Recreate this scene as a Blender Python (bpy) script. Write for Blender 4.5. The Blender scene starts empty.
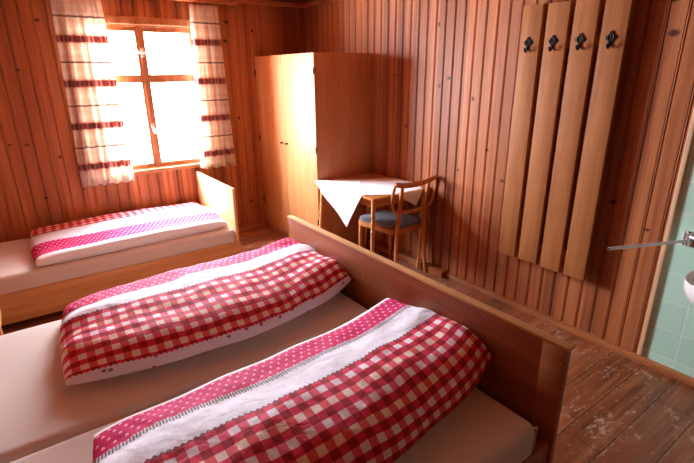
import bpy, bmesh, math, random
from mathutils import Vector, Matrix, noise
random.seed(7)
S = bpy.context.scene
COL = S.collection
PI = math.pi

# ------------------------------------------------------------------ helpers
class MB:
    """collects shapes in one bmesh, linked as one mesh object"""
    def __init__(self):
        self.bm = bmesh.new()
    def _merge(self, t, M=None):
        if M is not None:
            bmesh.ops.transform(t, matrix=M, verts=t.verts)
        me = bpy.data.meshes.new('t'); t.to_mesh(me); t.free()
        self.bm.from_mesh(me); bpy.data.meshes.remove(me)
    def box(self, lo, hi, bev=0.0, seg=2, M=None):
        t = bmesh.new()
        bmesh.ops.create_cube(t, size=1)
        c = [(a + b) / 2 for a, b in zip(lo, hi)]; d = [abs(b - a) for a, b in zip(lo, hi)]
        bmesh.ops.transform(t, matrix=Matrix.Translation(c) @ Matrix.Diagonal((*d, 1)), verts=t.verts)
        if bev > 0:
            bmesh.ops.bevel(t, geom=list(t.edges), offset=min(bev, min(d) * .45), segments=seg, affect='EDGES', profile=.6)
        self._merge(t, M); return self
    def tube(self, pts, rad, n=10, sy=1.0, up=(0, 0, 1), closed=False, caps=True, M=None):
        """sweep an (optionally flattened) circle along points"""
        t = bmesh.new(); pts = [Vector(p) for p in pts]; N = len(pts); rings = []
        if not hasattr(rad, '__len__'): rad = [rad] * N
        for i, p in enumerate(pts):
            a = pts[(i - 1) % N] if (closed or i > 0) else p
            b = pts[(i + 1) % N] if (closed or i < N - 1) else p
            d = (b - a).normalized(); u = Vector(up)
            if abs(d.dot(u)) > .95: u = Vector((0, 1, 0)) if abs(d.y) < .9 else Vector((1, 0, 0))
            x = d.cross(u).normalized(); y = x.cross(d)
            rings.append([t.verts.new(p + rad[i] * (math.cos(k * 2 * PI / n) * x + sy * math.sin(k * 2 * PI / n) * y)) for k in range(n)])
        for i in range(N if closed else N - 1):
            r, q = rings[i], rings[(i + 1) % N]
            for k in range(n): t.faces.new((r[k], r[(k + 1) % n], q[(k + 1) % n], q[k]))
        if caps and not closed:
            t.faces.new(rings[0][::-1]); t.faces.new(rings[-1])
        bmesh.ops.recalc_face_normals(t, faces=t.faces)
        self._merge(t, M); return self
    def lathe(self, prof, n=20, M=None):
        t = bmesh.new(); rings = []
        for r, z in prof:
            rings.append([t.verts.new((r * math.cos(k * 2 * PI / n), r * math.sin(k * 2 * PI / n), z)) for k in range(n)])
        for a, b in zip(rings, rings[1:]):
            for k in range(n): t.faces.new((a[k], a[(k + 1) % n], b[(k + 1) % n], b[k]))
        if prof[0][0] > 1e-6: t.faces.new(rings[0][::-1])
        if prof[-1][0] > 1e-6: t.faces.new(rings[-1])
        bmesh.ops.remove_doubles(t, verts=t.verts, dist=1e-6)
        bmesh.ops.recalc_face_normals(t, faces=t.faces)
        self._merge(t, M); return self
    def prism(self, poly, h0, h1, bev=0.0, M=None):
        t = bmesh.new()
        a = [t.verts.new((x, y, h0)) for x, y in poly]; b = [t.verts.new((x, y, h1)) for x, y in poly]
        n = len(poly); top = t.faces.new(b); bot = t.faces.new(a[::-1])
        for k in range(n): t.faces.new((a[k], a[(k + 1) % n], b[(k + 1) % n], b[k]))
        bmesh.ops.recalc_face_normals(t, faces=t.faces)
        if bev > 0:
            es = [e for f in (top, bot) for e in f.edges]
            bmesh.ops.bevel(t, geom=es, offset=bev, segments=2, affect='EDGES', profile=.6)
        self._merge(t, M); return self
    def build(self, name, mat, parent=None, smooth=True, angle=40):
        me = bpy.data.meshes.new(name); self.bm.to_mesh(me); self.bm.free()
        return link(name, me, mat, parent, smooth, angle)

def link(name, me, mat, parent=None, smooth=True, angle=40):
    me.materials.append(mat)
    if smooth:
        for p in me.polygons: p.use_smooth = True
        try: me.set_sharp_from_angle(angle=math.radians(angle))
        except Exception: pass
    o = bpy.data.objects.new(name, me); COL.objects.link(o)
    if parent is not None:
        o.parent = parent
        o.matrix_parent_inverse = Matrix.Translation(-Vector(parent.location)) if parent.type == 'EMPTY' else Matrix.Identity(4)
    return o

def tag(o, label=None, cat=None, group=None, kind=None):
    for k, v in (('label', label), ('category', cat), ('group', group), ('kind', kind)):
        if v: o[k] = v
    return o

def empty(name, loc=(0, 0, 0)):
    o = bpy.data.objects.new(name, None); COL.objects.link(o); o.location = loc
    o.empty_display_size = .1
    return o

# ------------------------------------------------------------------ node helper
class NT:
    def __init__(self, name):
        self.m = bpy.data.materials.new(name); self.m.use_nodes = True
        self.t = self.m.node_tree; self.t.nodes.clear()
        self.out = self.n('ShaderNodeOutputMaterial')
    def n(self, typ, **kw):
        x = self.t.nodes.new(typ)
        for k, v in kw.items(): setattr(x, k, v)
        return x
    def L(self, a, b): self.t.links.new(a, b)
    def put(self, sock, v):
        if isinstance(v, bpy.types.NodeSocket): self.L(v, sock)
        elif v is not None: sock.default_value = v
    def math(self, op, a, b=None, c=None, clamp=False):
        x = self.n('ShaderNodeMath', operation=op, use_clamp=clamp)
        self.put(x.inputs[0], a); self.put(x.inputs[1], b)
        if c is not None: self.put(x.inputs[2], c)
        return x.outputs[0]
    def obj(self):
        return self.n('ShaderNodeTexCoord').outputs['Object']
    def uv(self):
        return self.n('ShaderNodeTexCoord').outputs['UV']
    def sep(self, v):
        x = self.n('ShaderNodeSeparateXYZ'); self.L(v, x.inputs[0]); return x.outputs
    def comb(self, a, b, c):
        x = self.n('ShaderNodeCombineXYZ')
        for i, v in enumerate((a, b, c)): self.put(x.inputs[i], v)
        return x.outputs[0]
    def noise(self, vec, scale=1., detail=4., rough=.55, dist=0.):
        x = self.n('ShaderNodeTexNoise'); self.put(x.inputs['Vector'], vec)
        x.inputs['Scale'].default_value = scale; x.inputs['Detail'].default_value = detail
        x.inputs['Roughness'].default_value = rough; x.inputs['Distortion'].default_value = dist
        return x.outputs['Fac']
    def white(self, v):
        x = self.n('ShaderNodeTexWhiteNoise', noise_dimensions='1D'); self.put(x.inputs['W'], v); return x.outputs['Value']
    def ramp(self, f, stops, interp='LINEAR'):
        x = self.n('ShaderNodeValToRGB'); self.put(x.inputs[0], f); r = x.color_ramp; r.interpolation = interp
        while len(r.elements) < len(stops): r.elements.new(.5)
        for e, (p, c) in zip(r.elements, stops):
            e.position = p; e.color = (*c, 1) if len(c) == 3 else c
        return x.outputs[0]
    def mix(self, f, a, b, mode='MIX'):
        x = self.n('ShaderNodeMix', data_type='RGBA', blend_type=mode)
        self.put(x.inputs[0], f)
        for i, v in ((6, a), (7, b)):
            self.put(x.inputs[i], (*v, 1) if isinstance(v, tuple) and len(v) == 3 else v)
        return x.outputs[2]
    def smooth(self, v, lo, hi):
        x = self.n('ShaderNodeMapRange', interpolation_type='SMOOTHSTEP'); self.put(x.inputs[0], v)
        x.inputs[1].default_value = lo; x.inputs[2].default_value = hi
        return x.outputs[0]
    def bump(self, h, strength=.3, dist=.01):
        x = self.n('ShaderNodeBump'); self.put(x.inputs['Height'], h)
        x.inputs['Strength'].default_value = strength; x.inputs['Distance'].default_value = dist
        return x.outputs[0]
    def bsdf(self, col, rough=.5, metal=0., normal=None, spec=.5, sheen=0., coat=0.):
        x = self.n('ShaderNodeBsdfPrincipled')
        self.put(x.inputs['Base Color'], (*col, 1) if isinstance(col, tuple) else col)
        self.put(x.inputs['Roughness'], rough); x.inputs['Metallic'].default_value = metal
        x.inputs['Specular IOR Level'].default_value = spec
        x.inputs['Sheen Weight'].default_value = sheen
        x.inputs['Coat Weight'].default_value = coat
        if normal is not None: self.L(normal, x.inputs['Normal'])
        self.L(x.outputs[0], self.out.inputs[0]); return x

def lin(r, g, b):
    f = lambda c: (c / 255 / 12.92) if c / 255 <= .04045 else ((c / 255 + .055) / 1.055) ** 2.4
    return (f(r), f(g), f(b))

PITCH = .0935
def board_mat(name, axis, knots=(), dark=.8, up='z', pitch=PITCH):
    """varnished softwood boards; axis = the coordinate that runs across the boards"""
    t = NT(name); s = t.sep(t.obj())
    ix = {'x': 0, 'y': 1, 'z': 2}
    a, z = s[ix[axis]], s[ix[up]]
    idx = t.math('FLOOR', t.math('DIVIDE', a, pitch))
    r1 = t.white(idx); r2 = t.white(t.math('ADD', idx, 37.3))
    off = t.math('MULTIPLY', r2, 19.)
    wob = t.math('MULTIPLY', t.noise(t.comb(t.math('MULTIPLY', a, 3.), t.math('MULTIPLY', z, 1.6), off), 1., 2), .05)
    g = t.noise(t.comb(t.math('MULTIPLY', t.math('ADD', a, wob), 42.), t.math('MULTIPLY', z, .9), off), 1., 3, .5)
    f = t.noise(t.comb(t.math('MULTIPLY', a, 190.), t.math('MULTIPLY', z, 3.), off), 1., 3, .6)
    c = t.ramp(g, [(.3, lin(174, 98, 58)), (.5, lin(209, 136, 88)), (.68, lin(226, 158, 106))])
    c = t.mix(.55, c, t.ramp(f, [(.3, lin(174, 102, 66)), (.7, lin(219, 148, 102))]))
    tint = t.ramp(r1, [(0, lin(196, 178, 166)), (.35, lin(238, 224, 212)), (.7, lin(255, 242, 230)), (1, lin(218, 200, 188))])
    c = t.mix(1., c, tint, 'MULTIPLY')
    # knots: a few at fixed places, others scattered
    v = t.n('ShaderNodeTexVoronoi', voronoi_dimensions='2D'); v.inputs['Scale'].default_value = 2.6
    t.L(t.comb(a, t.math('MULTIPLY', z, .8), 0.), v.inputs['Vector'])
    gate = t.math('GREATER_THAN', t.sep(v.outputs['Color'])[0], .72)
    k = t.math('MULTIPLY', t.math('SUBTRACT', 1., t.smooth(v.outputs['Distance'], .018, .05)), gate)
    for (ka, kz, kr) in knots:
        da = t.math('MULTIPLY', t.math('SUBTRACT', a, ka), .8); dz = t.math('MULTIPLY', t.math('SUBTRACT', z, kz), 1.25)
        d = t.math('SQRT', t.math('ADD', t.math('MULTIPLY', da, da), t.math('MULTIPLY', dz, dz)))
        k = t.math('MAXIMUM', k, t.math('SUBTRACT', 1., t.smooth(d, kr * .5, kr * 1.35)))
    c = t.mix(t.math('MULTIPLY', k, .88), c, lin(66, 28, 16))
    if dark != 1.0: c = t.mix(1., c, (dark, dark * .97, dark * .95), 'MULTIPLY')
    t.bsdf(c, rough=.5, spec=.2, normal=t.bump(f, .12, .002))
    return t.m

def wood_mat(name, c0, c1, along='z', rough=.4, scale=1., fine=.5, spec=.4, wear=None):
    t = NT(name); s = list(t.sep(t.obj()))
    k = {'x': 0, 'y': 1, 'z': 2}[along]
    def stretched(lo, hi):
        return t.comb(*[t.math('MULTIPLY', s[i], lo * scale if i == k else hi * scale) for i in range(3)])
    g = t.noise(stretched(1.1, 16.), 1., 3, .5, .5); f = t.noise(stretched(6., 150.), 1., 3, .6)
    c = t.mix(t.ramp(g, [(.3, (0, 0, 0)), (.7, (1, 1, 1))]), lin(*c0), lin(*c1))
    c = t.mix(t.math('MULTIPLY', t.smooth(f, .42, .7), fine), c, t.mix(1., c, (.62, .55, .48), 'MULTIPLY'))
    if wear:
        w = t.noise(t.obj(), 26., 6, .7)
        c = t.mix(t.math('MULTIPLY', t.smooth(w, .63, .72), .7), c, lin(*wear))
    t.bsdf(c, rough=rough, spec=spec, normal=t.bump(f, .06, .002))
    return t.m

def plain(name, c, rough=.5, metal=0., bump=0., bscale=200., spec=.5, sheen=0.):
    t = NT(name); nf = t.noise(t.obj(), bscale, 3)
    col = t.mix(t.math('MULTIPLY', nf, .25), lin(*c), t.mix(1., lin(*c), (.72, .72, .72), 'MULTIPLY'))
    t.bsdf(col, rough=rough, metal=metal, spec=spec, sheen=sheen, normal=t.bump(nf, bump, .002) if bump else None)
    return t.m

# ------------------------------------------------------------------ materials
KB = [(-2.455, 2.088, .016), (-2.654, 1.719, .013), (-2.824, 1.148, .012), (-2.711, 1.137, .015), (-2.666, .679, .015),
      (-2.499, 1.014, .014), (-.891, 2.149, .02), (-.918, 1.978, .018), (-.62, 2.08, .015)]
KR = [(-3.567, 1.844, .022), (-3.428, .929, .018), (-3.541, 2.0, .016), (-3.636, .81, .012), (-1.155, 1.632, .011),
      (-1.497, 1.649, .011), (-2.09, 1.625, .017), (-2.499, 1.124, .013), (-2.653, .919, .015), (-2.241, .934, .012)]
M = {}
M['wall_back'] = board_mat('varnished_boards_back', 'x', KB)
M['wall_right'] = board_mat('varnished_boards_right', 'y', KR)
M['wall_left'] = board_mat('varnished_boards_left', 'y')
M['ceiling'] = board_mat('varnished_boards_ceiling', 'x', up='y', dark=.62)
M['trimwood'] = wood_mat('trim_wood', (176, 100, 54), (204, 132, 80), 'x')
M['basewood'] = wood_mat('baseboard_wood', (150, 82, 44), (186, 116, 70), 'y', wear=(206, 170, 138))
M['paletrim'] = wood_mat('pale_trim_wood', (222, 176, 130), (240, 206, 166), 'z', .4)
M['frame'] = wood_mat('window_wood', (150, 92, 54), (182, 122, 78), 'z', .4)
M['veneer'] = wood_mat('wardrobe_veneer', (190, 126, 74), (208, 146, 92), 'z', .5, .8, .35, .25)
M['veneer_side'] = wood_mat('wardrobe_side_veneer', (192, 122, 80), (208, 140, 96), 'z', .42, .8, .35)
M['slat'] = wood_mat('slat_wood', (152, 92, 48), (180, 114, 64), 'z', .55, 1., .35, .2)
M['board'] = wood_mat('bed_board_wood', (140, 78, 46), (172, 102, 62), 'y', .34, .7, .4, .5, wear=(196, 140, 100))
M['boardtop'] = wood_mat('bed_cap_wood', (206, 152, 100), (228, 180, 128), 'y', .42, .9, .4, wear=(160, 100, 60))
M['bedpale'] = wood_mat('pale_bed_wood', (206, 142, 82), (228, 172, 112), 'x', .4, .8, .35)
M['headpale'] = wood_mat('pale_headboard_wood', (222, 170, 112), (238, 194, 140), 'y', .4, .8, .3)
M['chairwood'] = wood_mat('chair_wood', (186, 114, 62), (214, 146, 88), 'z', .32, 2., .3, .5)
M['tablewood'] = wood_mat('table_wood', (190, 118, 62), (214, 150, 90), 'x', .34, 1.2, .35, .5)
M['legwood'] = wood_mat('table_leg_wood', (208, 144, 86), (230, 172, 112), 'z', .34, 1.5, .3, .5)
M['chrome'] = plain('chrome', (232, 232, 236), .2, .9, spec=.5); M['satin'] = plain('satin_tube', (236, 236, 242), .35, .15)
M['tubehollow'] = plain('dark_tube_hollow', (18, 18, 20), .6)  # near-black for the shaded hollow of the tube end
M['iron'] = plain('cast_iron', (34, 28, 24), .5, .7, .2, 90)
M['brass'] = plain('aged_hinge_metal', (70, 54, 40), .45, .8)
M['porcelain'] = plain('porcelain', (238, 232, 232), .12)
M['linen'] = plain('table_linen', (246, 242, 246), .8, 0, .25, 420, .2, .2)
M['handlewhite'] = plain('window_catch_metal', (220, 216, 206), .3, .6)
M['dark'] = plain('dark_fitting', (40, 26, 20), .6)

def tile_mat():
    t = NT('green_wall_tiles'); s = t.sep(t.obj()); TW, TH = .1615, .1715
    u = t.math('DIVIDE', t.math('ADD', s[1], 3.7505), TW); v = t.math('DIVIDE', t.math('SUBTRACT', s[2], .0875), TH)
    def edge(w, T):
        fr = t.math('FRACT', w); d = t.math('MULTIPLY', t.math('MINIMUM', fr, t.math('SUBTRACT', 1., fr)), T)
        return t.smooth(d, .0016, .0030)
    m = t.math('MINIMUM', edge(u, TW), edge(v, TH))
    rnd = t.white(t.math('ADD', t.math('FLOOR', u), t.math('MULTIPLY', t.math('FLOOR', v), 13.7)))
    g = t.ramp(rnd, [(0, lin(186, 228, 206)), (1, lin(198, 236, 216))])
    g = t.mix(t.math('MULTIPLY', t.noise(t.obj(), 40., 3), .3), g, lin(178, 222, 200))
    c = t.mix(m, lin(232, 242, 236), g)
    t.bsdf(c, rough=.2, normal=t.bump(m, .5, .002)); return t.m
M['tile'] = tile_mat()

def floor_mat():
    t = NT('worn_floor_planks'); s = t.sep(t.obj()); x, y = s[0], s[1]; P = .178
    q = t.math('DIVIDE', t.math('ADD', y, 3.602), P); i = t.math('FLOOR', q); fr = t.math('FRACT', q)
    r = t.white(i); r2 = t.white(t.math('ADD', i, 11.7))
    xo = t.math('ADD', x, t.math('MULTIPLY', r2, 1.3))
    xe = t.math('FRACT', t.math('DIVIDE', xo, 1.55)); xi = t.math('FLOOR', t.math('DIVIDE', xo, 1.55))
    rr = t.white(t.math('ADD', i, t.math('MULTIPLY', xi, 5.31)))
    d = t.math('MULTIPLY', t.math('MINIMUM', fr, t.math('SUBTRACT', 1., fr)), P)
    dx = t.math('MULTIPLY', t.math('MINIMUM', xe, t.math('SUBTRACT', 1., xe)), 1.55)
    gap = t.math('SUBTRACT', 1., t.math('MINIMUM', t.smooth(d, .0012, .004), t.smooth(dx, .001, .003)))
    off = t.math('MULTIPLY', r, 23.)
    g = t.noise(t.comb(t.math('MULTIPLY', x, 2.2), t.math('MULTIPLY', y, 30.), off), 1., 4, .55, .6)
    f = t.noise(t.comb(t.math('MULTIPLY', x, 9.), t.math('MULTIPLY', y, 160.), off), 1., 3, .6)
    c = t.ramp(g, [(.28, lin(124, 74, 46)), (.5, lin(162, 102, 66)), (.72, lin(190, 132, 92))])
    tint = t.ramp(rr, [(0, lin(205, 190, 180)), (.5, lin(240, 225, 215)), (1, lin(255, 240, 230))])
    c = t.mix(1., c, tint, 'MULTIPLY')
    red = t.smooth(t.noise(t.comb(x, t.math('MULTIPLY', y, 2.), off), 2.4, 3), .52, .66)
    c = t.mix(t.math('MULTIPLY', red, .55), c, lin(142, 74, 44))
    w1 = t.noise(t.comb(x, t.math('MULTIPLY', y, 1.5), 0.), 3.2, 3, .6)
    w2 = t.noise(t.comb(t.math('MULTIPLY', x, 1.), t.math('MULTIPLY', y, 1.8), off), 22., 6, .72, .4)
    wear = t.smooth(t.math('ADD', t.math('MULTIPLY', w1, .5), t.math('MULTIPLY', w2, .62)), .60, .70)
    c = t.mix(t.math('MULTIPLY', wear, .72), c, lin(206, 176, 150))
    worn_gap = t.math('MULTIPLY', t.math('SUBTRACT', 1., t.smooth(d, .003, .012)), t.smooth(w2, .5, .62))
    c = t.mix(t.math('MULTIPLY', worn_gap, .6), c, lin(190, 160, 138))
    c = t.mix(t.math('MULTIPLY', gap, .85), c, lin(38, 20, 12))
    rough = t.math('ADD', .34, t.math('MULTIPLY', wear, .3))
    t.bsdf(c, rough=rough, spec=.45, normal=t.bump(t.math('SUBTRACT', t.math('MULTIPLY', f, .25), gap), .25, .003))
    return t.m
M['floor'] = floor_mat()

def sheet_mat(name, c):
    t = NT(name); o = t.obj(); wv = t.noise(o, 420., 2); fold = t.noise(o, 3.5, 3)
    col = t.mix(t.math('MULTIPLY', wv, .2), lin(*c), t.mix(1., lin(*c), (.85, .83, .8), 'MULTIPLY'))
    t.bsdf(col, rough=.85, spec=.2, sheen=.15, normal=t.bump(t.math('ADD', t.math('MULTIPLY', wv, .05), fold), .25, .02)); return t.m
M['edgehighlight'] = plain('pale_edge_highlight', (226, 206, 184), .7)  # pale colour for the highlight line on the mattress corner
M['sheet'] = sheet_mat('beige_sheet', (219, 203, 192))

def curtain_mat():
    t = NT('checked_curtain'); s = t.sep(t.uv()); u, z = s[0], s[1]
    thick = None
    P = .345
    def band(z0, half, soft):
        q = t.math('FRACT', t.math('ADD', t.math('DIVIDE', t.math('SUBTRACT', z, z0), P), .5))
        d = t.math('MULTIPLY', t.math('ABSOLUTE', t.math('SUBTRACT', q, .5)), P)
        return t.math('SUBTRACT', 1., t.smooth(d, half, half + soft))
    def stripes(v, per, w, o=0.):
        q = t.math('FRACT', t.math('ADD', t.math('DIVIDE', v, per), o))
        return t.math('LESS_THAN', q, w)
    c = lin(232, 218, 202)
    vs = t.math('ADD', t.math('MULTIPLY', stripes(u, .075, .3), .4), t.math('MULTIPLY', stripes(u, .0375, .16, .3), .4))
    hs = t.math('ADD', t.math('MULTIPLY', stripes(z, .0863, .3, .1), .3), t.math('MULTIPLY', stripes(z, .043, .14, .4), .35))
    c = t.mix(t.math('MULTIPLY', vs, .8), c, lin(206, 160, 128)); c = t.mix(t.math('MULTIPLY', hs, .8), c, lin(204, 150, 126))
    # woven figure band: alternating blocks and diamonds
    q = t.math('FRACT', t.math('DIVIDE', u, .05)); tri = t.math('MULTIPLY', t.math('ABSOLUTE', t.math('SUBTRACT', q, .5)), .05)
    b1 = band(.918, .022, .006)
    fig = t.math('ADD', .62, t.math('MULTIPLY', t.smooth(tri, .006, .012), .38))
    c = t.mix(t.math('MULTIPLY', band(.918, .034, .004), .45), c, lin(196, 110, 96))
    c = t.mix(t.math('MULTIPLY', b1, t.math('MULTIPLY', fig, .85)), c, lin(110, 34, 42))
    c = t.mix(t.math('MULTIPLY', band(1.085, .005, .004), .8), c, lin(84, 42, 42))
    d = t.n('ShaderNodeBsdfDiffuse'); t.L(c, d.inputs[0]); tr = t.n('ShaderNodeBsdfTranslucent'); t.L(c, tr.inputs[0])
    mx = t.n('ShaderNodeMixShader'); mx.inputs[0].default_value = .36; t.L(d.outputs[0], mx.inputs[1]); t.L(tr.outputs[0], mx.inputs[2])
    t.L(mx.outputs[0], t.out.inputs[0]); return t.m
M['curtain'] = curtain_mat()

def glass_mat():
    t = NT('window_glass'); a = t.n('ShaderNodeBsdfTransparent'); a.inputs[0].default_value = (.96, .97, .97, 1)
    b = t.n('ShaderNodeBsdfGlossy'); b.inputs['Roughness'].default_value = .02
    m = t.n('ShaderNodeMixShader'); m.inputs[0].default_value = .05
    t.L(a.outputs[0], m.inputs[1]); t.L(b.outputs[0], m.inputs[2]); t.L(m.outputs[0], t.out.inputs[0]); return t.m
M['glass'] = glass_mat()

def duvet_mat(name, b):
    """printed cotton; UV in metres: u along the length, v across from the pink side's hem
       b = v of: white|pink, pink|mini check, mini check|pale band, pale band|gingham, gingham|white hem"""
    t = NT(name); s = t.sep(t.uv()); u, v = s[0], s[1]
    # cloth wobble so the print is not ruler straight
    wv = t.math('MULTIPLY', t.math('SUBTRACT', t.noise(t.comb(t.math('MULTIPLY', u, 5.), t.math('MULTIPLY', v, 5.), 3.), 1., 2), .5), .016)
    v = t.math('ADD', v, wv)
    def step(e, w=.0012): return t.smooth(v, e - w, e + w)
    def stepv(e, w=.0012): return t.smooth(t.math('SUBTRACT', v, e), -w, w)
    white = lin(244, 240, 244)
    # pink band with small pale hearts
    px, py = .037, .033
    row = t.math('FLOOR', t.math('DIVIDE', v, py)); sh = t.math('MULTIPLY', t.math('MODULO', row, 2.), .5)
    fu = t.math('SUBTRACT', t.math('FRACT', t.math('ADD', t.math('DIVIDE', u, px), sh)), .5); fv = t.math('SUBTRACT', t.math('FRACT', t.math('DIVIDE', v, py)), .5)
    au = t.math('ABSOLUTE', fu)
    hv = t.math('SUBTRACT', t.math('MULTIPLY', au, .9), fv)
    heart = t.math('ADD', t.math('MULTIPLY', t.math('MULTIPLY', au, au), 1.6), t.math('MULTIPLY', t.math('MULTIPLY', hv, hv), 1.))
    heart = t.math('SUBTRACT', 1., t.smooth(heart, .028, .05))
    pink = t.mix(t.math('MULTIPLY', heart, .8), lin(196, 8, 86), lin(246, 190, 214))
    # black and white mini check
    q = .0105
    cu = t.math('LESS_THAN', t.math('FRACT', t.math('DIVIDE', u, q)), .5); cv = t.math('LESS_THAN', t.math('FRACT', t.math('DIVIDE', v, q)), .5)
    mini = t.ramp(t.math('MULTIPLY', t.math('ADD', cu, cv), .5), [(0, lin(238, 232, 232)), (.4, lin(150, 130, 136)), (.8, lin(40, 28, 34))], 'CONSTANT')
    # pale band with lace edge
    band = t.mix(t.smooth(t.noise(t.comb(u, v, 0.), 30., 3), .5, .7), lin(226, 220, 228), lin(210, 204, 214))
    # gingham
    C = .0315
    iu = t.math('FLOOR', t.math('DIVIDE', u, C)); iv = t.math('FLOOR', t.math('DIVIDE', t.math('SUBTRACT', v, b[3]), C))
    mu = t.math('FLOORED_MODULO', iu, 2.); mv = t.math('FLOORED_MODULO', iv, 2.); m4 = t.math('FLOORED_MODULO', iv, 4.)
    pe = t.math('GREATER_THAN', m4, 1.5)
    lightc = t.mix(pe, lin(244, 232, 238), lin(244, 222, 208)); midw = t.mix(pe, lin(230, 92, 122), lin(228, 92, 96))
    lightrow = t.mix(mu, lightc, midw); darkrow = t.mix(mu, lin(216, 40, 74), lin(160, 4, 30))
    ging = t.mix(mv, darkrow, lightrow)
    twill = t.math('GREATER_THAN', t.math('FRACT', t.math('DIVIDE', t.math('ADD', u, v), .004)), .5)
    ging = t.mix(t.math('MULTIPLY', twill, .05), ging, lin(240, 190, 190))
    # white hem with scattered little purple motifs
    vo = t.n('ShaderNodeTexVoronoi', voronoi_dimensions='2D'); vo.inputs['Scale'].default_value = 13.
    t.L(t.comb(u, v, 0.), vo.inputs['Vector'])
    mot = t.math('MULTIPLY', t.math('SUBTRACT', 1., t.smooth(vo.outputs['Distance'], .09, .15)), t.math('GREATER_THAN', t.sep(vo.outputs['Color'])[1], .45))
    hem = t.mix(t.math('MULTIPLY', mot, .85), lin(236, 226, 238), lin(112, 34, 92))
    scall = t.math('MULTIPLY', t.math('ABSOLUTE', t.math('SINE', t.math('MULTIPLY', u, PI / .021))), .0075)
    zig = t.math('MULTIPLY', t.math('ABSOLUTE', t.math('SUBTRACT', t.math('FRACT', t.math('DIVIDE', u, .02)), .5)), .02)
    c = t.mix(step(b[0]), white, pink)
    c = t.mix(step(b[1]), c, mini)
    c = t.mix(stepv(t.math('SUBTRACT', b[2], scall)), c, band)
    c = t.mix(stepv(t.math('ADD', b[3] - .007, zig)), c, lin(96, 62, 84))
    c = t.mix(stepv(t.math('ADD', b[3] - .001, zig)), c, ging)
    c = t.mix(stepv(t.math('SUBTRACT', b[4], scall)), c, hem)
    wr = t.noise(t.comb(u, v, 0.), 14., 4, .6, .8); fine = t.noise(t.comb(u, v, 0.), 600., 2)
    t.bsdf(c, rough=.8, spec=.2, normal=t.bump(t.math('ADD', wr, t.math('MULTIPLY', fine, .05)), .55, .012))
    return t.m

# ------------------------------------------------------------------ room shell
H = 2.37; XL = -3.75; YF = -7.2
def wall_boards(mb, along, a0, a1, z0, z1, to_world, first):
    """boards with a V joint and a small bead; the face is at depth 0, the grooves go into the wall"""
    prof = []
    k = math.floor((a0 - first) / PITCH)
    while True:
        s = first + k * PITCH
        pts = [(s, .0085), (s + .0022, .0085), (s + .0042, .0005), (s + .0062, -.0008), (s + .0086, .0005), (s + .0106, .0052), (s + .0122, .0052), (s + .0150, 0.), (s + PITCH - .003, 0.), (s + PITCH - .0002, .0085)]
        for p in pts: prof.append(p)
        k += 1
        if s > a1: break
    out = []
    def at(a):
        for (p, q) in zip(prof, prof[1:]):
            if p[0] <= a <= q[0] and q[0] > p[0]:
                return p[1] + (q[1] - p[1]) * (a - p[0]) / (q[0] - p[0])
        return 0.
    out.append((a0, at(a0))); out += [p for p in prof if a0 < p[0] < a1]; out.append((a1, at(a1)))
    bm = mb.bm; T = .14
    rows = [[bm.verts.new(to_world(a, d, z)) for a, d in out] for z in (z0, z1)]
    back = [[bm.verts.new(to_world(a, T, z)) for a in (a0, a1)] for z in (z0, z1)]
    for i in range(len(out) - 1): bm.faces.new((rows[0][i], rows[0][i + 1], rows[1][i + 1], rows[1][i]))
    bm.faces.new((back[0][0], back[0][1], back[1][1], back[1][0]))
    bm.faces.new((rows[0][0], rows[1][0], back[1][0], back[0][0])); bm.faces.new((rows[0][-1], rows[1][-1], back[1][1], back[0][1]))
    bm.faces.new(rows[0] + [back[0][1], back[0][0]]); bm.faces.new(rows[1] + [back[1][1], back[1][0]])

WX0, WX1, WZ0, WZ1 = -2.215, -1.185, .80, 2.10        # window opening
mb = MB(); tw = lambda a, d, z: (a, d, z)
wall_boards(mb, 'x', XL, WX0, 0, H, tw, -2.95); wall_boards(mb, 'x', WX1, 0.14, 0, H, tw, -2.95)
wall_boards(mb, 'x', WX0, WX1, 0, WZ0, tw, -2.95); wall_boards(mb, 'x', WX0, WX1, WZ1, H, tw, -2.95)
bmesh.ops.recalc_face_normals(mb.bm, faces=mb.bm.faces)
tag(mb.build('wall_back', M['wall_back'], smooth=False), kind='structure')
TILE_Y = -3.748
mb = MB(); wall_boards(mb, 'y', TILE_Y, 0, 0, H, lambda a, d, z: (d, a, z), -3.705 - PITCH * .1)
bmesh.ops.recalc_face_normals(mb.bm, faces=mb.bm.faces)
tag(mb.build('wall_right', M['wall_right'], smooth=False), kind='structure')
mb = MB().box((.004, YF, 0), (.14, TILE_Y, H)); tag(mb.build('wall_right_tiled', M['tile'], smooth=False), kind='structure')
mb = MB(); wall_boards(mb, 'y', YF, 0, 0, H, lambda a, d, z: (XL - d, a, z), 0)
bmesh.ops.recalc_face_normals(mb.bm, faces=mb.bm.faces)
tag(mb.build('wall_left', M['wall_left'], smooth=False), kind='structure')

# front wall behind the camera
mb = MB(); tf = lambda a, d, z: (a, YF - d, z)
wall_boards(mb, 'x', XL - .14, .14, 0, H, tf, 0)
bmesh.ops.recalc_face_normals(mb.bm, faces=mb.bm.faces)
tag(mb.build('wall_front', M['wall_back'], smooth=False), kind='structure')
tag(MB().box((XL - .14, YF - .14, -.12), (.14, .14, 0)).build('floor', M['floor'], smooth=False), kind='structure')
tag(MB().box((XL - .14, YF - .14, H), (.14, .14, H + .12)).build('ceiling', M['ceiling'], smooth=False), kind='structure')
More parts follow.
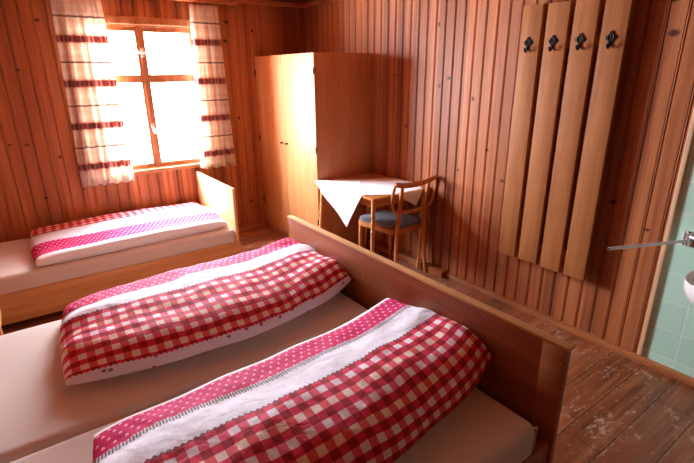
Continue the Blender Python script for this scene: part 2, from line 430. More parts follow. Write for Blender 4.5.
# trims
tag(MB().box((-.035, -7.1, 0.0), (-.0005, -2.215, .042), .008).build('baseboard_right', M['basewood']), kind='structure')
tag(MB().box((-.075, -2.205, 0.0), (-.0005, -1.16, .058), .008).build('baseboard_right.001', M['basewood']), kind='structure')
tag(MB().box((-3.7, -.028, 0.0), (-.64, -.0005, .05), .008).build('baseboard_back', M['trimwood']), kind='structure')
tag(MB().box((-.012, TILE_Y - .003, .043), (.010, TILE_Y + .021, H - .05), .004).build('trim_1', M['paletrim']), kind='structure')
tag(MB().box((XL + .01, -.035, H - .045), (-.001, -.0005, H), .01).build('trim_2', M['trimwood']), kind='structure')
tag(MB().box((-.035, -7.1, H - .045), (-.0005, -.04, H), .01).build('trim_3', M['trimwood']), kind='structure')

# ------------------------------------------------------------------ windows
def casement(name, x0, x1, z0, z1, yw, sgn, glass_l, glass_m, glass_r, gz0, gz1, zbar):
    """two-leaf wooden casement; sgn=-1: the room lies at smaller y"""
    root = tag(empty(name, ((x0 + x1) / 2, yw, z0)), kind='structure')
    Y = lambda d: yw - sgn * d        # d > 0 goes out through the wall
    def bx(m, ax, bxx, d0, d1, az, bz, bev=.004): m.box((ax, min(Y(d0), Y(d1)), az), (bxx, max(Y(d0), Y(d1)), bz), bev)
    f = MB()
    bx(f, x0 + .001, glass_l - .04, .0, .10, z0, z1); bx(f, glass_r + .04, x1 - .001, .0, .10, z0, z1)
    bx(f, x0 + .001, x1 - .001, .0, .10, gz1 + .04, z1); bx(f, x0 + .001, x1 - .001, .0, .10, z0, gz0 - .04)
    f.build('window_frame', M['frame'], root)
    t = MB()
    bx(t, x0 - .055, x0 + .01, -.02, -.001, z0 - .01, z1 + .045); bx(t, x1 - .01, x1 + .055, -.02, -.001, z0 - .01, z1 + .045)
    bx(t, x0 - .055, x1 + .055, -.028, -.001, z1 - .012, z1 + .05)
    t.build('casing', M['frame'], root)
    bx_s = MB(); bx(bx_s, x0 - .06, x1 + .06, -.045, .06, z0 - .012, z0 + .024, .006); bx_s.build('sill', M['frame'], root)
    for (a, b) in ((glass_l, glass_m - .040), (glass_m + .040, glass_r)):
        s = MB()
        inner0 = .040 if a != glass_l else .04; inner1 = .040 if b != glass_r else .04
        bx(s, a - inner0 + .0008, a, .012, .055, gz0 - .04, gz1 + .04); bx(s, b, b + inner1 - .0008, .012, .055, gz0 - .04, gz1 + .04)
        bx(s, a, b, .012, .055, gz0 - .04, gz0); bx(s, a, b, .012, .055, gz1, gz1 + .04)
        bx(s, a, b, .010, .05, zbar - .038, zbar + .036, .010)
        so = s.build('sash', M['frame'], root)
        g = MB(); bx(g, a - .003, b + .003, .03, .034, gz0 - .003, gz1 + .003, 0); g.build('glass_pane', M['glass'], so, smooth=False)
    h = MB(); bx(h, glass_m - .012, glass_m + .012, -.006, .012, 1.82, 1.90, .003)
    h.tube([(glass_m - .03, Y(-.016), 1.86), (glass_m + .03, Y(-.016), 1.86)], .008, 8); h.build('window_catch', M['handlewhite'], root)
    h = MB(); bx(h, glass_m - .012, glass_m + .012, -.006, .012, 1.17, 1.24, .003)
    h.tube([(glass_m, Y(-.018), 1.21), (glass_m + .012, Y(-.02), 1.15)], .007, 8); h.build('window_catch', M['handlewhite'], root)
    mm = MB(); bx(mm, glass_m - .014, glass_m + .014, .001, .0098, gz0 - .04, gz1 + .04, .003); mm.build('meeting_stile', M['frame'], root)
    return root
casement('window_1', WX0, WX1, WZ0, WZ1, 0., -1, -2.135, -1.705, -1.265, .872, 2.032, 1.64)

# ------------------------------------------------------------------ curtains
def curtain(x0t, x1t, x0b, x1b, z0, z1, label, seed, folds):
    nu, nz = 90, 60; me = bpy.data.meshes.new('curtain'); bm = bmesh.new(); uvl = bm.loops.layers.uv.new('UVMap')
    rnd = random.Random(seed); ph = [rnd.uniform(0, 6.28) for _ in range(6)]
    V = []
    for j in range(nz + 1):
        f = j / nz; z = z1 + (z0 - z1) * f; row = []
        for i in range(nu + 1):
            s = i / nu
            x = (x0t + (x0b - x0t) * f) * (1 - s) + (x1t + (x1b - x1t) * f) * s
            amp = .011 + .014 * f
            y = -.088 + amp * math.sin(folds * 2 * PI * s + ph[0] + .5 * math.sin(3 * f + ph[1])) + amp * .5 * math.sin(folds * 3.3 * PI * s + ph[2] + 1.2 * f)
            x += .006 * math.cos(folds * 4 * PI * s + ph[3]) * (s * (1 - s)) * 4
            zz = z + (.012 * math.sin(folds * 2 * PI * s + ph[4]) if f > .9 else 0) * (f - .9) * 10
            if j == 0: zz += .006 * math.sin(folds * 8 * PI * s)
            row.append(bm.verts.new((x, y, zz)))
        V.append(row)
    W = (x1t - x0t) * 1.7
    for j in range(nz):
        for i in range(nu):
            fc = bm.faces.new((V[j][i], V[j][i + 1], V[j + 1][i + 1], V[j + 1][i]))
            for lp, (jj, ii) in zip(fc.loops, ((j, i), (j, i + 1), (j + 1, i + 1), (j + 1, i))):
                lp[uvl].uv = (ii / nu * W, z1 + (z0 - z1) * jj / nz)
    bm.to_mesh(me); bm.free()
    o = link('curtain', me, M['curtain']); m = o.modifiers.new('s', 'SOLIDIFY'); m.thickness = .0015
    return tag(o, label, 'curtain', 'window curtains')
curtain(-2.345, -1.985, -2.385, -1.955, .742, 2.290, 'checked cream curtain with red woven bands at left of the window', 3, 5)
curtain(-1.262, -1.005, -1.318, -.955, .770, 2.285, 'checked cream curtain with red woven bands right of the window, nearer the wardrobe', 9, 4)
cr = empty('curtain_rail', (-1.68, -.06, 2.30)); tag(cr, 'dark wooden curtain rail along the top of the window wall', 'curtain rail')
MB().box((-2.55, -.108, 2.293), (-.80, -.072, 2.318), .006).build('rail', M['trimwood'], cr)
for x in (-2.5, -1.68, -.85): MB().box((x - .012, -.074, 2.296), (x + .012, -.0005, 2.312), .003).build('bracket', M['trimwood'], cr)

# ------------------------------------------------------------------ wardrobe
wr = empty('wardrobe', (-.31, -.585, 0)); tag(wr, 'tall two-door wooden wardrobe with golden veneer doors in the room corner', 'wardrobe')
wx, wy0, wy1, wh = -.606, -1.148, -.006, 1.836
b = MB(); b.box((wx, wy0, .0), (-.004, wy0 + .02, wh), .002); b.build('side_panel', M['veneer_side'], wr)
b = MB(); b.box((wx, wy1 - .02, 0), (-.004, wy1, wh), .002); b.build('side_panel', M['veneer_side'], wr)
b = MB(); b.box((wx, wy0 + .02, wh - .022), (-.004, wy1 - .02, wh - .001), .002); b.build('top_panel', M['veneer_side'], wr)
b = MB(); b.box((-.012, wy0 + .02, .06), (-.005, wy1 - .02, wh - .022)); b.build('back_panel', M['veneer_side'], wr)
b = MB(); b.box((wx, wy0 + .02, .07), (-.0125, wy1 - .02, .09), .001); b.build('bottom_panel', M['veneer_side'], wr)
b = MB(); b.box((wx + .012, wy0 + .02, .0), (wx + .03, wy1 - .02, .07), .001); b.build('plinth', M['veneer_side'], wr)
ym = -.575
for (a, c, hs) in ((wy0, ym - .0025, wy0), (ym + .0025, wy1, wy1)):
    d = MB().box((wx - .020, a + .001, .075), (wx - .001, c, wh - .001), .0025).build('door', M['veneer'], wr)
    kx = wx - .020; ky = ym - .045 if a == wy0 else ym + .05
    k = MB(); k.lathe([(.0, 0), (.013, 0), (.013, .003), (.006, .005), (.006, .014), (.011, .02), (.009, .027), (0, .029)], 14, Matrix.Translation((kx, ky, 1.02)) @ Matrix.Rotation(-PI / 2, 4, 'Y'))
    k.build('knob', M['brass'], d)
    for z in ((.34, 1.02, 1.69) if a == wy0 else (.34, 1.02, 1.68)):
        q = MB(); e = hs + (.004 if a == wy0 else -.011); hy = hs if a == wy0 else hs - .008
        q.box((kx - .004, e - .010, z - .028), (kx - .0002, e + .010, z + .028), .0015)
        q.tube([(kx - .005, hy, z - .026), (kx - .005, hy, z + .026)], .0055, 8)
        q.build('hinge', M['brass'], d)

# ------------------------------------------------------------------ coat rack
rk = empty('coat_rack', (-.03, -3.05, .4)); tag(rk, 'wall coat rack of four tall vertical boards, each with an iron hook', 'coat rack')
for z in (.53, 1.83): MB().box((-.0483, -3.35, z - .03), (-.0012, -2.77, z + .03), .003).build('batten', M['slat'], rk)
SL = [(-2.732, -2.868), (-2.900, -3.038), (-3.068, -3.204), (-3.236, -3.370)]
def hook(y, z, x):
    h = MB()
    def ell(cy, cz, ry, rz, th=.004, rot=0):
        poly = [(ry * math.cos(k * 2 * PI / 16), rz * math.sin(k * 2 * PI / 16)) for k in range(16)]
        Mx = Matrix.Translation((x, cy, cz)) @ Matrix(((0, 0, -1, 0), (1, 0, 0, 0), (0, 1, 0, 0), (0, 0, 0, 1))) @ Matrix.Rotation(rot, 4, 'Z')
        h.prism(poly, 0.0, th, .001, Mx)
    # openwork leaf plate: ring with lobes
    for k in range(4):
        a = k * PI / 2
        ell(y + .019 * math.cos(a), z + .022 * math.sin(a) + .006, .011, .012, .005)
    ring = [(x - .004, y + .017 * math.cos(a), z + .006 + .021 * math.sin(a)) for a in [k * 2 * PI / 20 for k in range(20)]]
    h.tube(ring, .0042, 8, up=(1, 0, 0), closed=True)
    h.tube([(x - .003, y - .017, z + .006), (x - .003, y + .017, z + .006)], .0035, 6); h.tube([(x - .003, y, z - .016), (x - .003, y, z + .030)], .0038, 6)
    ell(y, z - .022, .009, .014, .005)
    pts = [(x - .004, y, z - .022), (x - .006, y, z - .036), (x - .011, y, z - .046), (x - .019, y, z - .048), (x - .027, y, z - .043), (x - .030, y, z - .035)]
    h.tube(pts, [.006, .006, .0055, .005, .005, .0065], 10)
    h.lathe([(0, -.008), (.006, -.006), (.008, 0), (.006, .006), (0, .008)], 10, Matrix.Translation((x - .030, y, z - .031)))
    return h
for i, (a, c) in enumerate(SL):
    s = MB().box((-.075, c, .411 + .003 * (i % 2)), (-.0485, a, 2.052 - .004 * (i % 2)), .003).build('slat', M['slat'], rk)
    hook([-2.792, -2.958, -3.126, -3.296][i], 1.831, -.0752).build('hook', M['iron'], s)

# ------------------------------------------------------------------ beds
def mattress(x0, x1, y0, y1, z0, z1, label, cat='mattress', r=.05, mat='sheet', group=None):
    t = bmesh.new(); bmesh.ops.create_cube(t, size=1)
    c = ((x0 + x1) / 2, (y0 + y1) / 2, (z0 + z1) / 2); d = (x1 - x0, y1 - y0, z1 - z0)
    bmesh.ops.transform(t, matrix=Matrix.Translation(c) @ Matrix.Diagonal((*d, 1)), verts=t.verts)
    bmesh.ops.bevel(t, geom=list(t.edges), offset=r, segments=6, affect='EDGES', profile=.55)
    bmesh.ops.triangulate(t, faces=[f for f in t.faces if len(f.verts) > 4])
    bmesh.ops.subdivide_edges(t, edges=[e for e in t.edges if e.calc_length() > .12], cuts=6, use_grid_fill=True)
    me = bpy.data.meshes.new('mattress'); t.to_mesh(me); t.free()
    for v in me.vertices:
        p = v.co
        if p.z > z1 - .02:
            n = noise.noise(Vector((p.x * 2.1, p.y * 3.3, .3))) * .004
            v.co.z += n - .002
    o = link('mattress', me, M[mat]); return tag(o, label, cat, group)

BX = -1.379; BY0, BY1, BZ = -3.956, -1.947, .748
bd = empty('double_bed', (-2.4, -2.95, 0)); tag(bd, 'wide double bed with dark reddish wooden footboard in the foreground', 'bed')
b = MB(); b.box((BX + .002, BY0 + .002, .06), (BX + .026, BY1 - .002, BZ - .012), .002)
b.build('footboard', M['board'], bd)
b = MB(); b.box((BX - .006, BY0 - .004, BZ - .014), (BX + .034, BY1 + .004, BZ), .004); b.build('footboard_cap', M['boardtop'], bd)
b = MB(); b.box((BX - .003, BY0 + .001, .06), (BX + .0018, BY0 + .095, BZ - .0145), .001); b.build('end_stile', M['board'], bd)
b = MB(); b.box((-3.42, BY0 + .01, .10), (BX - .004, BY0 + .034, .325), .003); b.build('side_rail', M['board'], bd)
b = MB(); b.box((-3.42, BY1 - .034, .10), (BX + .001, BY1 - .01, .325), .003); b.build('side_rail', M['board'], bd)
b = MB(); b.box((-3.45, BY0, .06), (-3.425, BY1, .9), .003); b.build('headboard', M['board'], bd)
b = MB(); b.box((-3.41, BY0 + .04, .20), (BX - .01, BY1 - .04, .245), .003); b.build('slatted_base', M['bedpale'], bd)
for (x, y) in ((BX - .02, BY0 + .012), (BX - .02, BY1 - .062), (-3.42, BY0 + .012), (-3.42, BY1 - .062)):
    MB().box((x - .02, y, 0), (x + .02 if x > -3 else x + .03, y + .05, .099), .003).build('leg', M['board'], bd)
mattress(-3.40, -1.405, -2.948, -1.957, .247, .452, 'beige sheeted mattress of the double bed, the far one by the single bed', r=.045)
near_m = mattress(-3.40, -1.462, -3.938, -2.956, .247, .452, 'beige sheeted mattress of the double bed, the near one in the foreground', r=.045)

hl_tube = MB().tube([(-1.505, -3.936, .448), (-1.480, -3.934, .442), (-1.466, -3.930, .425), (-1.4615, -3.927, .40), (-1.461, -3.926, .27)], .0035, 8)  # added pale tube stands in for the light catching the mattress edge
hl_tube.build('edge_highlight_tube', M['edgehighlight'], near_m)

B2X = -1.345
sb = empty('single_bed', (-2.35, -.5, 0)); tag(sb, 'single bed with pale wooden headboard along the wall under the window', 'bed')
b = MB(); b.box((B2X - .026, -.958, .02), (B2X, -.032, .745), .004); b.build('headboard', M['headpale'], sb)
b = MB(); b.box((-3.36, -.980, .05), (B2X - .001, -.960, .268), .004); b.build('side_rail', M['bedpale'], sb)
b = MB(); b.box((-3.36, -.056, .05), (B2X - .027, -.034, .268), .004); b.build('side_rail', M['bedpale'], sb)
b = MB(); b.box((-3.39, -.98, .02), (-3.365, -.034, .60), .004); b.build('footboard', M['headpale'], sb)
b = MB(); b.box((-3.36, -.955, .16), (B2X - .027, -.06, .19), .003); b.build('slatted_base', M['bedpale'], sb)
for (x, y) in ((B2X - .075, -.955), (B2X - .075, -.11), (-3.355, -.955), (-3.355, -.11)):
    MB().box((x, y, 0), (x + .045, y + .045, .159), .003).build('leg', M['bedpale'], sb)
mattress(-3.355, B2X - .03, -.955, -.060, .192, .385, 'beige sheeted mattress of the single bed under the window', r=.04)

# ------------------------------------------------------------------ duvets
def duvet(LN, LF, RF, RN, zb, T, bands, label, name='folded_duvet', flip=False, ctrl=None, ea=9., seed=0, wr=.008, lift=.34, mat=None, bulge=(.03, .03), up=(0, 0)):
    nu, nv = 150, 80
    bm = bmesh.new(); uvl = bm.loops.layers.uv.new('UVMap')
    LN, LF, RF, RN = [Vector((p[0], p[1])) for p in (LN, LF, RF, RN)]
    def edge(n, k):   # denser towards the rim
        w = -math.cos(PI * k / n); return (w * .75 + (2. * k / n - 1.) * .25 + 1) / 2
    def prof(t):
        for (t0, h0), (t1, h1) in zip(ctrl, ctrl[1:]):
            if t <= t1:
                k = ctrl.index((t0, h0)); q = (t - t0) / (t1 - t0)
                sl = lambda i: (ctrl[min(i + 1, len(ctrl) - 1)][1] - ctrl[max(i - 1, 0)][1]) / (ctrl[min(i + 1, len(ctrl) - 1)][0] - ctrl[max(i - 1, 0)][0])
                m0, m1 = sl(k) * (t1 - t0), sl(k + 1) * (t1 - t0)
                return max(0., (2 * q ** 3 - 3 * q * q + 1) * h0 + (q ** 3 - 2 * q * q + q) * m0 + (-2 * q ** 3 + 3 * q * q) * h1 + (q ** 3 - q * q) * m1)
        return ctrl[-1][1]
    e = lambda s: max(0., 1 - abs(2 * s - 1) ** ea) ** (1 / 2.2)
    L = ((RN - LN).length + (RF - LF).length) / 2; Wd = ((LN - LF).length + (RN - RF).length) / 2
    ts = [edge(nv, k) for k in range(nv + 1)]; ss = [edge(nu, k) for k in range(nu + 1)]
    arc = [0.]
    for t0, t1 in zip(ts, ts[1:]): arc.append(arc[-1] + math.hypot((t1 - t0) * Wd, (prof(t1) - prof(t0)) * T))
    def plan(s, t):
        p = (LF * (1 - s) + RF * s) * (1 - t) + (LN * (1 - s) + RN * s) * t
        bow = math.sin(PI * s) ** .8 * (bulge[1] * t - bulge[0] * (1 - t))
        p = p + (LN - LF).normalized() * bow + (RN - LN).normalized() * (-.02 * math.sin(PI * t) * (1 - 2 * s))
        n1 = noise.noise(Vector((s * 6 + seed, t * 3, 1.7))) * .012
        return p + Vector((0, n1))
    top, bot = [], []
    for i, s in enumerate(ss):
        rt, rb = [], []
        for j, t in enumerate(ts):
            p = plan(s, t); f = min(1, prof(t)) * e(s); rim = (i in (0, nu) or j in (0, nv))
            ze = zb + T * lift * (.55 + .45 * math.sin(PI * s))
            h = (zb + T * prof(t) * e(s)) if not rim else ze
            h = max(h, ze) if rim else ze + (T - T * lift) * prof(t) * e(s) * 1.0
            upl = s ** 7 * (up[0] * (1 - t) + up[1] * t); h += upl; ze_b = ze + upl
            u, v = s * L, t * Wd
            w = noise.noise(Vector((u * 3.2 + seed, v * 5., seed * .7))) * 1.5 + noise.noise(Vector((u * 9. + v * 4, v * 9. - u * 3 + seed, 2.1))) * .7 + noise.noise(Vector((u * 22. - v * 14., v * 16. + u * 9, seed))) * .28
            # pulled folds at the two ends
            endf = math.exp(-min(u, L - u) / .13)
            w += endf * 1.1 * math.sin(v * 26 + 3 * noise.noise(Vector((u * 5, v * 4, seed))))
            h += wr * w * min(1., f * 1.6)
            rt.append(bm.verts.new((p.x, p.y, h)))
            if rim: rb.append(rt[-1])
            else:
                gb = min(1., (f * 1.25)) ** 3
                rb.append(bm.verts.new((p.x, p.y, zb + .0015 + (ze_b - zb) * (1 - gb) * (1 if upl < .004 else 1))))
        top.append(rt); bot.append(rb)
    A = arc[-1]
    for i in range(nu):
        for j in range(nv):
            fc = bm.faces.new((top[i][j], top[i + 1][j], top[i + 1][j + 1], top[i][j + 1]))
            for lp, (ii, jj) in zip(fc.loops, ((i, j), (i + 1, j), (i + 1, j + 1), (i, j + 1))):
                v = arc[jj]; lp[uvl].uv = (ss[ii] * L, (A - v) if flip else v)
            vs = (bot[i][j + 1], bot[i + 1][j + 1], bot[i + 1][j], bot[i][j])
            if len({x.index if x.index >= 0 else id(x) for x in vs}) < 4: continue
            try: fb = bm.faces.new(vs)
            except ValueError: continue
            for lp in fb.loops: lp[uvl].uv = (0., -.5)
    bmesh.ops.recalc_face_normals(bm, faces=bm.faces)
    me = bpy.data.meshes.new(name); bm.to_mesh(me); bm.free()
    print('duvet arc', label[:20], round(A, 3), 'L', round(L, 3))
    o = link(name, me, mat or duvet_mat(name + '_print', bands), None, True, 180)
    return tag(o, label, 'duvet', 'folded duvets on the beds')
PUFF = [(0, .0), (.015, .30), (.05, .52), (.13, .68), (.3, .84), (.48, .97), (.62, 1.), (.76, .95), (.87, .78), (.94, .54), (.98, .28), (1, .0)]
FLAT = [(0, .0), (.006, .45), (.02, .78), (.06, .92), (.2, .98), (.5, 1.), (.8, .98), (.94, .92), (.98, .78), (.994, .45), (1, .0)]
PUFF2 = [(0, .0), (.015, .16), (.05, .28), (.13, .44), (.3, .70), (.48, .92), (.62, 1.), (.76, .97), (.87, .82), (.94, .58), (.98, .30), (1, .0)]
duvet((-2.835, -2.69), (-2.765, -1.975), (-1.395, -1.965), (-1.388, -2.69), .4535, .175, (.11, .275, .29, .42, .822),
      'puffy checked duvet on the double bed, the farther of its two', seed=1.3, ctrl=PUFF, bulge=(.02, .16), ea=14., wr=.011, up=(.08, .06))
duvet((-2.84, -3.70), (-2.79, -3.055), (-1.385, -2.99), (-1.386, -3.66), .4535, .175, (.07, .215, .25, .395, 1.3),
      'puffy checked duvet on the near mattress of the double bed, closest to the viewer', seed=5.1, ctrl=PUFF2, bulge=(-.038, .11), ea=14., wr=.010, up=(.06, .075))
duvet((-2.845, -.93), (-2.835, -.075), (-1.40, -.075), (-1.41, -.90), .3865, .095, (.13, .37, .375, .65, 1.6),
      'flat folded checked duvet on the single bed under the window', seed=8.7, flip=True, ctrl=FLAT, ea=18., wr=.005, lift=.3, bulge=(0., 0.))

# ------------------------------------------------------------------ table
TX0, TX1, TY0, TY1, TZ = -.640, -.012, -1.965, -1.163, .745
tb = empty('small_table', (-.33, -1.56, 0)); tag(tb, 'small wooden table with turned legs under a white cloth beside the wardrobe', 'table')
MB().box((TX0, TY0, TZ - .022), (TX1, TY1, TZ), .004).build('tabletop', M['tablewood'], tb)
b = MB()
b.box((TX0 + .05, TY0 + .05, TZ - .095), (TX1 - .05, TY0 + .068, TZ - .0225), .002); b.box((TX0 + .05, TY1 - .068, TZ - .095), (TX1 - .05, TY1 - .05, TZ - .0225), .002)
b.box((TX0 + .05, TY0 + .068, TZ - .095), (TX0 + .068, TY1 - .068, TZ - .0225), .002); b.box((TX1 - .068, TY0 + .068, TZ - .095), (TX1 - .05, TY1 - .068, TZ - .0225), .002)
b.build('apron', M['tablewood'], tb)
def turned_leg(top, bot):
    top, bot = Vector(top), Vector(bot); d = top - bot; Ln = d.length
    prof = [(0, 0), (.011, 0), (.013, .03), (.015, .10), (.0185, .24), (.021, .38), (.019, .44), (.024, .45), (.024, .462), (.017, .47), (.016, .485), (.022, .50), (.0235, .52), (.021, .54), (.015, .555), (.015, .565), (.023, .575), (.023, .59), (.02, .60), (.021, Ln), (0, Ln)]
    prof = [(q[0] * .82, q[1]) for q in prof]
    return MB().lathe(prof, 16, Matrix.Translation(bot) @ d.to_track_quat('Z', 'Y').to_matrix().to_4x4())
for (x, y, dx, dy) in ((TX0 + .038, TY0 + .04, -.022, -.012), (TX0 + .035, TY1 - .038, -.05, .016), (TX1 - .035, TY0 + .038, .0, -.015), (TX1 - .035, TY1 - .035, .0, .015)):
    if x > -.2: dx = -.05; x = TX1 - .036
    turned_leg((x, y, TZ - .0225), (x + dx, y + dy, 0)).build('leg', M['legwood'], tb)

# table cloth: a rectangle laid askew; what passes the edges hangs down
def cloth():
    N = Vector((-.655, -1.135)); a = Vector((.86, -.51)).normalized()
    bvec = Vector((-.51, -.86)).normalized()
    La, Lb = .90, .595; na, nb = 96, 80
    bm = bmesh.new(); z0 = TZ + .0025; V = []; xe = TX0 - .004; ye = TY0 - .004
    for i in range(na + 1):
        row = []
        for j in range(nb + 1):
            p = N + a * (La * i / na) + bvec * (Lb * j / nb)
            x, y, z = p.x, p.y, z0
            ox, oy = xe - x, ye - y
            if ox > 0 and ox >= oy:
                x = xe - .012 * min(1, ox / .1) - .006 * math.sin(y * 18) * min(1, ox / .2); z = z0 - ox * .99
            elif oy > 0:
                y = ye - .010 * min(1, oy / .1) + .006 * math.sin(x * 22) * min(1, oy / .2); z = z0 - oy * .99
            elif x > TX1 - .004:
                z += .003; x = 2 * (TX1 - .004) - x
            else:
                cr_ = abs(La * i / na - .40); z += .004 * math.exp(-(cr_ / .008) ** 2)
            row.append(bm.verts.new((x, y, z)))
        V.append(row)
    for i in range(na):
        for j in range(nb): bm.faces.new((V[i][j], V[i + 1][j], V[i + 1][j + 1], V[i][j + 1]))
    bmesh.ops.recalc_face_normals(bm, faces=bm.faces)
    me = bpy.data.meshes.new('tablecloth'); bm.to_mesh(me); bm.free()
    o = link('tablecloth', me, M['linen'], None, True, 60); m = o.modifiers.new('s', 'SOLIDIFY'); m.thickness = .0016; m.offset = 0
    return tag(o, 'white cloth laid askew on the small table with one corner hanging down', 'tablecloth')
cloth()

# ------------------------------------------------------------------ chair
def seat_mat():
    t = NT('figured_blue_upholstery'); n = t.noise(t.obj(), 34., 4, .6); v = t.noise(t.obj(), 90., 3)
    c = t.ramp(n, [(.36, lin(78, 86, 112)), (.5, lin(122, 126, 146)), (.62, lin(150, 138, 140)), (.72, lin(112, 84, 84))])
    t.bsdf(c, rough=.9, spec=.15, sheen=.3, normal=t.bump(v, .3, .003)); return t.m
M['seat'] = seat_mat()
def spline(pts, n=10):
    P = [Vector(p) for p in pts]; P = [P[0] * 2 - P[1]] + P + [P[-1] * 2 - P[-2]]; out = []
    for i in range(1, len(P) - 2):
        for k in range(n):
            t = k / n; a, b, c, d = P[i - 1], P[i], P[i + 1], P[i + 2]
            out.append(.5 * ((2 * b) + (-a + c) * t + (2 * a - 5 * b + 4 * c - d) * t * t + (-a + 3 * b - 3 * c + d) * t ** 3))
    out.append(P[-2]); return out
def rounded(w0, w1, y0, y1, r, n=6):
    """trapezoid with round corners: w0 wide at y0, w1 wide at y1"""
    c = [(-w0 / 2, y0), (w0 / 2, y0), (w1 / 2, y1), (-w1 / 2, y1)]; out = []
    for k in range(4):
        p, q, s = Vector(c[k - 1]), Vector(c[k]), Vector(c[(k + 1) % 4])
        a = q + (p - q).normalized() * r; b = q + (s - q).normalized() * r
        for i in range(n + 1):
            t = i / n; out.append(tuple((1 - t) ** 2 * a + 2 * t * (1 - t) * q + t * t * b))
    return out
def chair(cx, cy, rot, label):
    root = empty('wooden_chair', (cx, cy, 0)); tag(root, label, 'chair')
    R = Matrix.Translation((cx, cy, 0)) @ Matrix.Rotation(rot, 4, 'Z')   # the sitter faces local +y
    W = M['chairwood']
    MB().prism(rounded(.35, .43, -.19, .265, .07), .40, .445, .008, R).build('seat_frame', W, root)
    MB().prism(rounded(.335, .415, -.183, .258, .07), .4455, .472, .010, R).build('seat_pad', M['seat'], root)
    for s in (-1, 1):
        MB().tube([R @ Vector(p) for p in ((s * .185, .228, .399), (s * .187, .232, .2), (s * .189, .238, 0))], [.019, .017, .013], 10).build('front_leg', W, root)
        pts = spline([(s * .170, -.235, 0), (s * .168, -.208, .2), (s * .160, -.203, .43), (s * .150, -.212, .60), (s * .150, -.232, .76), (s * .152, -.240, .815)])
        MB().tube([R @ p for p in pts], [.0135 + .004 * math.sin(PI * i / len(pts)) for i in range(len(pts))], 10, 1.1).build('back_post', W, root)
        bow = spline([(s * .215, -.245, .842), (s * .238, -.242, .825), (s * .246, -.236, .765), (s * .240, -.224, .69), (s * .215, -.216, .625), (s * .155, -.214, .596)], 8)
        MB().tube([R @ p for p in bow], .0125, 10).build('back_bow', W, root)
    crest = spline([(-.236, -.246, .846), (-.20, -.244, .842), (-.14, -.240, .828), (0, -.238, .818), (.14, -.240, .828), (.20, -.244, .842), (.236, -.246, .846)], 8)
    MB().tube([R @ p for p in crest], [.014 + .004 * math.sin(PI * i / (len(crest) - 1)) for i in range(len(crest))], 12, 1.25).build('crest_rail', W, root)
    low = spline([(-.152, -.213, .600), (-.08, -.216, .592), (0, -.217, .590), (.08, -.216, .592), (.152, -.213, .600)], 6)
    MB().tube([R @ p for p in low], .0135, 10, 1.2).build('lower_rail', W, root)
    return root
chair(-.262, -1.795, math.radians(2), 'bentwood chair with blue-grey upholstered seat pushed under the small table')

# ------------------------------------------------------------------ stool between the beds (only its corner is in view)
st = empty('wooden_stool', (-3.24, -1.60, 0)); tag(st, 'wooden stool with rounded seat at the left edge between the two beds', 'stool')
RS = Matrix.Translation((-3.24, -1.60, 0))
MB().prism(rounded(.36, .36, -.17, .17, .09), .372, .402, .008, RS).build('seat', M['legwood'], st)
for sx in (-1, 1):
    for sy in (-1, 1):
        MB().tube([(-3.24 + sx * .135, -1.60 + sy * .125, .371), (-3.24 + sx * .150, -1.60 + sy * .14, 0)], [.018, .014], 10).build('leg', M['legwood'], st)

# ------------------------------------------------------------------ wash corner
ws = empty('wash_basin', (-.18, -4.12, .6)); tag(ws, 'white porcelain wash basin at the right edge on the green tiles', 'wash basin')
b = MB()
rings = [(.10, .52, .35), (.16, .555, .62), (.20, .60, .86), (.212, .66, .97), (.215, .705, 1.0), (.212, .718, .985), (.19, .715, .88), (.175, .68, .80), (.14, .62, .6), (.07, .592, .3), (.0, .59, .0)]
t = bmesh.new(); RR = []
for (r, zz, k) in rings:
    row = []
    for i in range(40):
        a_ = i * 2 * PI / 40; ca, sa = math.cos(a_), math.sin(a_)
        ex = lambda c: math.copysign(abs(c) ** .72, c)
        x = -.215 + r * 1.0 * ex(ca); z = .715 + (zz - .715) * .72; y = -4.185 + r * 1.16 * ex(sa)
        row.append(t.verts.new((min(x, .0), y, z)))
    RR.append(row)
for p, q in zip(RR, RR[1:]):
    for i in range(40): t.faces.new((p[i], p[(i + 1) % 40], q[(i + 1) % 40], q[i]))
t.faces.new(RR[0][::-1]); bmesh.ops.remove_doubles(t, verts=t.verts, dist=1e-5); bmesh.ops.recalc_face_normals(t, faces=t.faces)
b._merge(t); b.build('bowl', M['porcelain'], ws)
b = MB(); b.box((-.045, -4.25, .56), (.004, -4.12, .70), .008); b.build('wall_bracket', M['porcelain'], ws)
b = MB(); b.tube([(-.19, -4.185, .577), (-.19, -4.185, .42), (-.10, -4.185, .36), (.003, -4.185, .36)], .02, 12); b.build('drain_pipe', M['chrome'], ws)
b = MB(); b.lathe([(0, 0), (.018, 0), (.018, .03), (.012, .04), (.012, .07), (0, .07)], 14, Matrix.Translation((-.05, -4.185, .7205))); b.tube([(-.05, -4.185, .78), (-.10, -4.185, .81), (-.16, -4.185, .785)], .010, 10); b.build('tap', M['chrome'], ws)

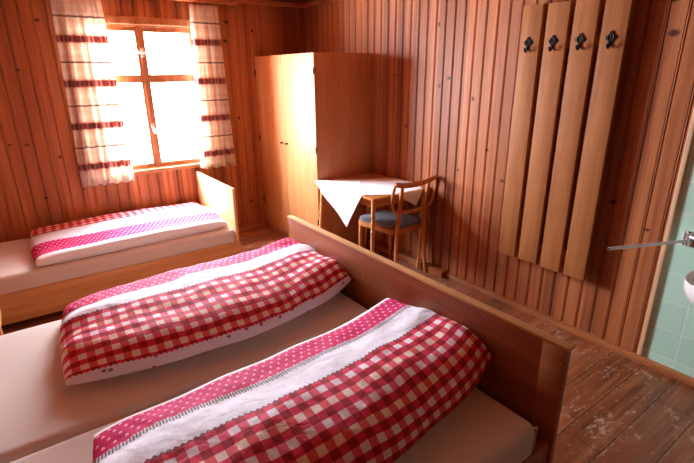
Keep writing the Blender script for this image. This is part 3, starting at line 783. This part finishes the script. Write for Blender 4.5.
tr = empty('towel_rail', (0, -3.84, .82)); tag(tr, 'chrome swing-arm towel rail sticking out from the green tiled wall', 'towel rail')
b = MB(); b.box((-.012, -3.885, .775), (.0035, -3.815, .86), .006)
b.tube([(-.03, -3.845, .785), (-.03, -3.845, .855)], .011, 12); b.box((-.034, -3.857, .79), (-.01, -3.833, .85), .004)
b.lathe([(0, 0), (.014, 0), (.016, .006), (.012, .014), (0, .016)], 14, Matrix.Translation((-.03, -3.845, .853)))
b.tube([(-.012, -3.885, .85), (-.03, -3.90, .86), (-.045, -3.895, .868)], .006, 8)
b.build('wall_mount', M['chrome'], tr)
def arm(z, ex, ey):
    p0 = Vector((-.03, -3.845, z)); p1 = Vector((ex, ey, z - .008)); d = (p1 - p0).normalized()
    o = MB().tube([p0, p1], .0085, 14).build('swing_arm', M['satin'], tr)
    MB().tube([p1 + d * .0002, p1 + d * .006], [.0072, .0066], 12).build('dark_hollow_end', M['tubehollow'], o)  # dark cap stands in for the shade inside the open tube
arm(.812, -.45, -3.640)
arm(.838, -.20, -4.22)

# ------------------------------------------------------------------ daylight
w = bpy.data.worlds.new('overcast'); S.world = w; w.use_nodes = True
nt = w.node_tree; nt.nodes.clear()
bg = nt.nodes.new('ShaderNodeBackground'); ow = nt.nodes.new('ShaderNodeOutputWorld'); nt.links.new(bg.outputs[0], ow.inputs[0])
bg.inputs[0].default_value = (.88, .95, 1.07, 1); bg.inputs[1].default_value = 62.0
def portal(name, loc, rx, sx, sz):
    l = bpy.data.lights.new(name, 'AREA'); l.shape = 'RECTANGLE'; l.size = sx; l.size_y = sz; l.cycles.is_portal = True
    o = bpy.data.objects.new(name, l); COL.objects.link(o); o.location = loc; o.rotation_euler = (rx, 0, 0)
portal('window_portal', ((WX0 + WX1) / 2, .16, (WZ0 + WZ1) / 2), -PI / 2, WX1 - WX0, WZ1 - WZ0)

# ------------------------------------------------------------------ camera
cam = bpy.data.cameras.new('camera'); co = bpy.data.objects.new('camera', cam); COL.objects.link(co)
yaw, pitch, roll, F = .62824576, .33378353, -.01094253, 457.599
f = Vector((math.sin(yaw) * math.cos(pitch), math.cos(yaw) * math.cos(pitch), -math.sin(pitch)))
r = Vector((math.cos(yaw), -math.sin(yaw), 0)); u = r.cross(f)
r2 = math.cos(roll) * r + math.sin(roll) * u; u2 = -math.sin(roll) * r + math.cos(roll) * u
Mx = Matrix.Identity(4)
for i in range(3): Mx[i][0], Mx[i][1], Mx[i][2] = r2[i], u2[i], -f[i]
co.matrix_world = Matrix.Translation((-2.820435, -4.6184305, 1.67085773)) @ Mx
cam.sensor_fit = 'HORIZONTAL'; cam.sensor_width = 36.; cam.lens = F / 694 * 36.; cam.clip_start = .05
S.camera = co

S.view_settings.view_transform = 'Standard'; S.view_settings.look = 'None'
S.view_settings.gamma = 1.; S.view_settings.use_curve_mapping = False; S.view_settings.exposure = 1.25
S.cycles.max_bounces = 14; S.cycles.diffuse_bounces = 10; S.cycles.glossy_bounces = 4; S.cycles.transparent_max_bounces = 8
S.cycles.sample_clamp_indirect = 8.
S.cycles.use_denoising = True
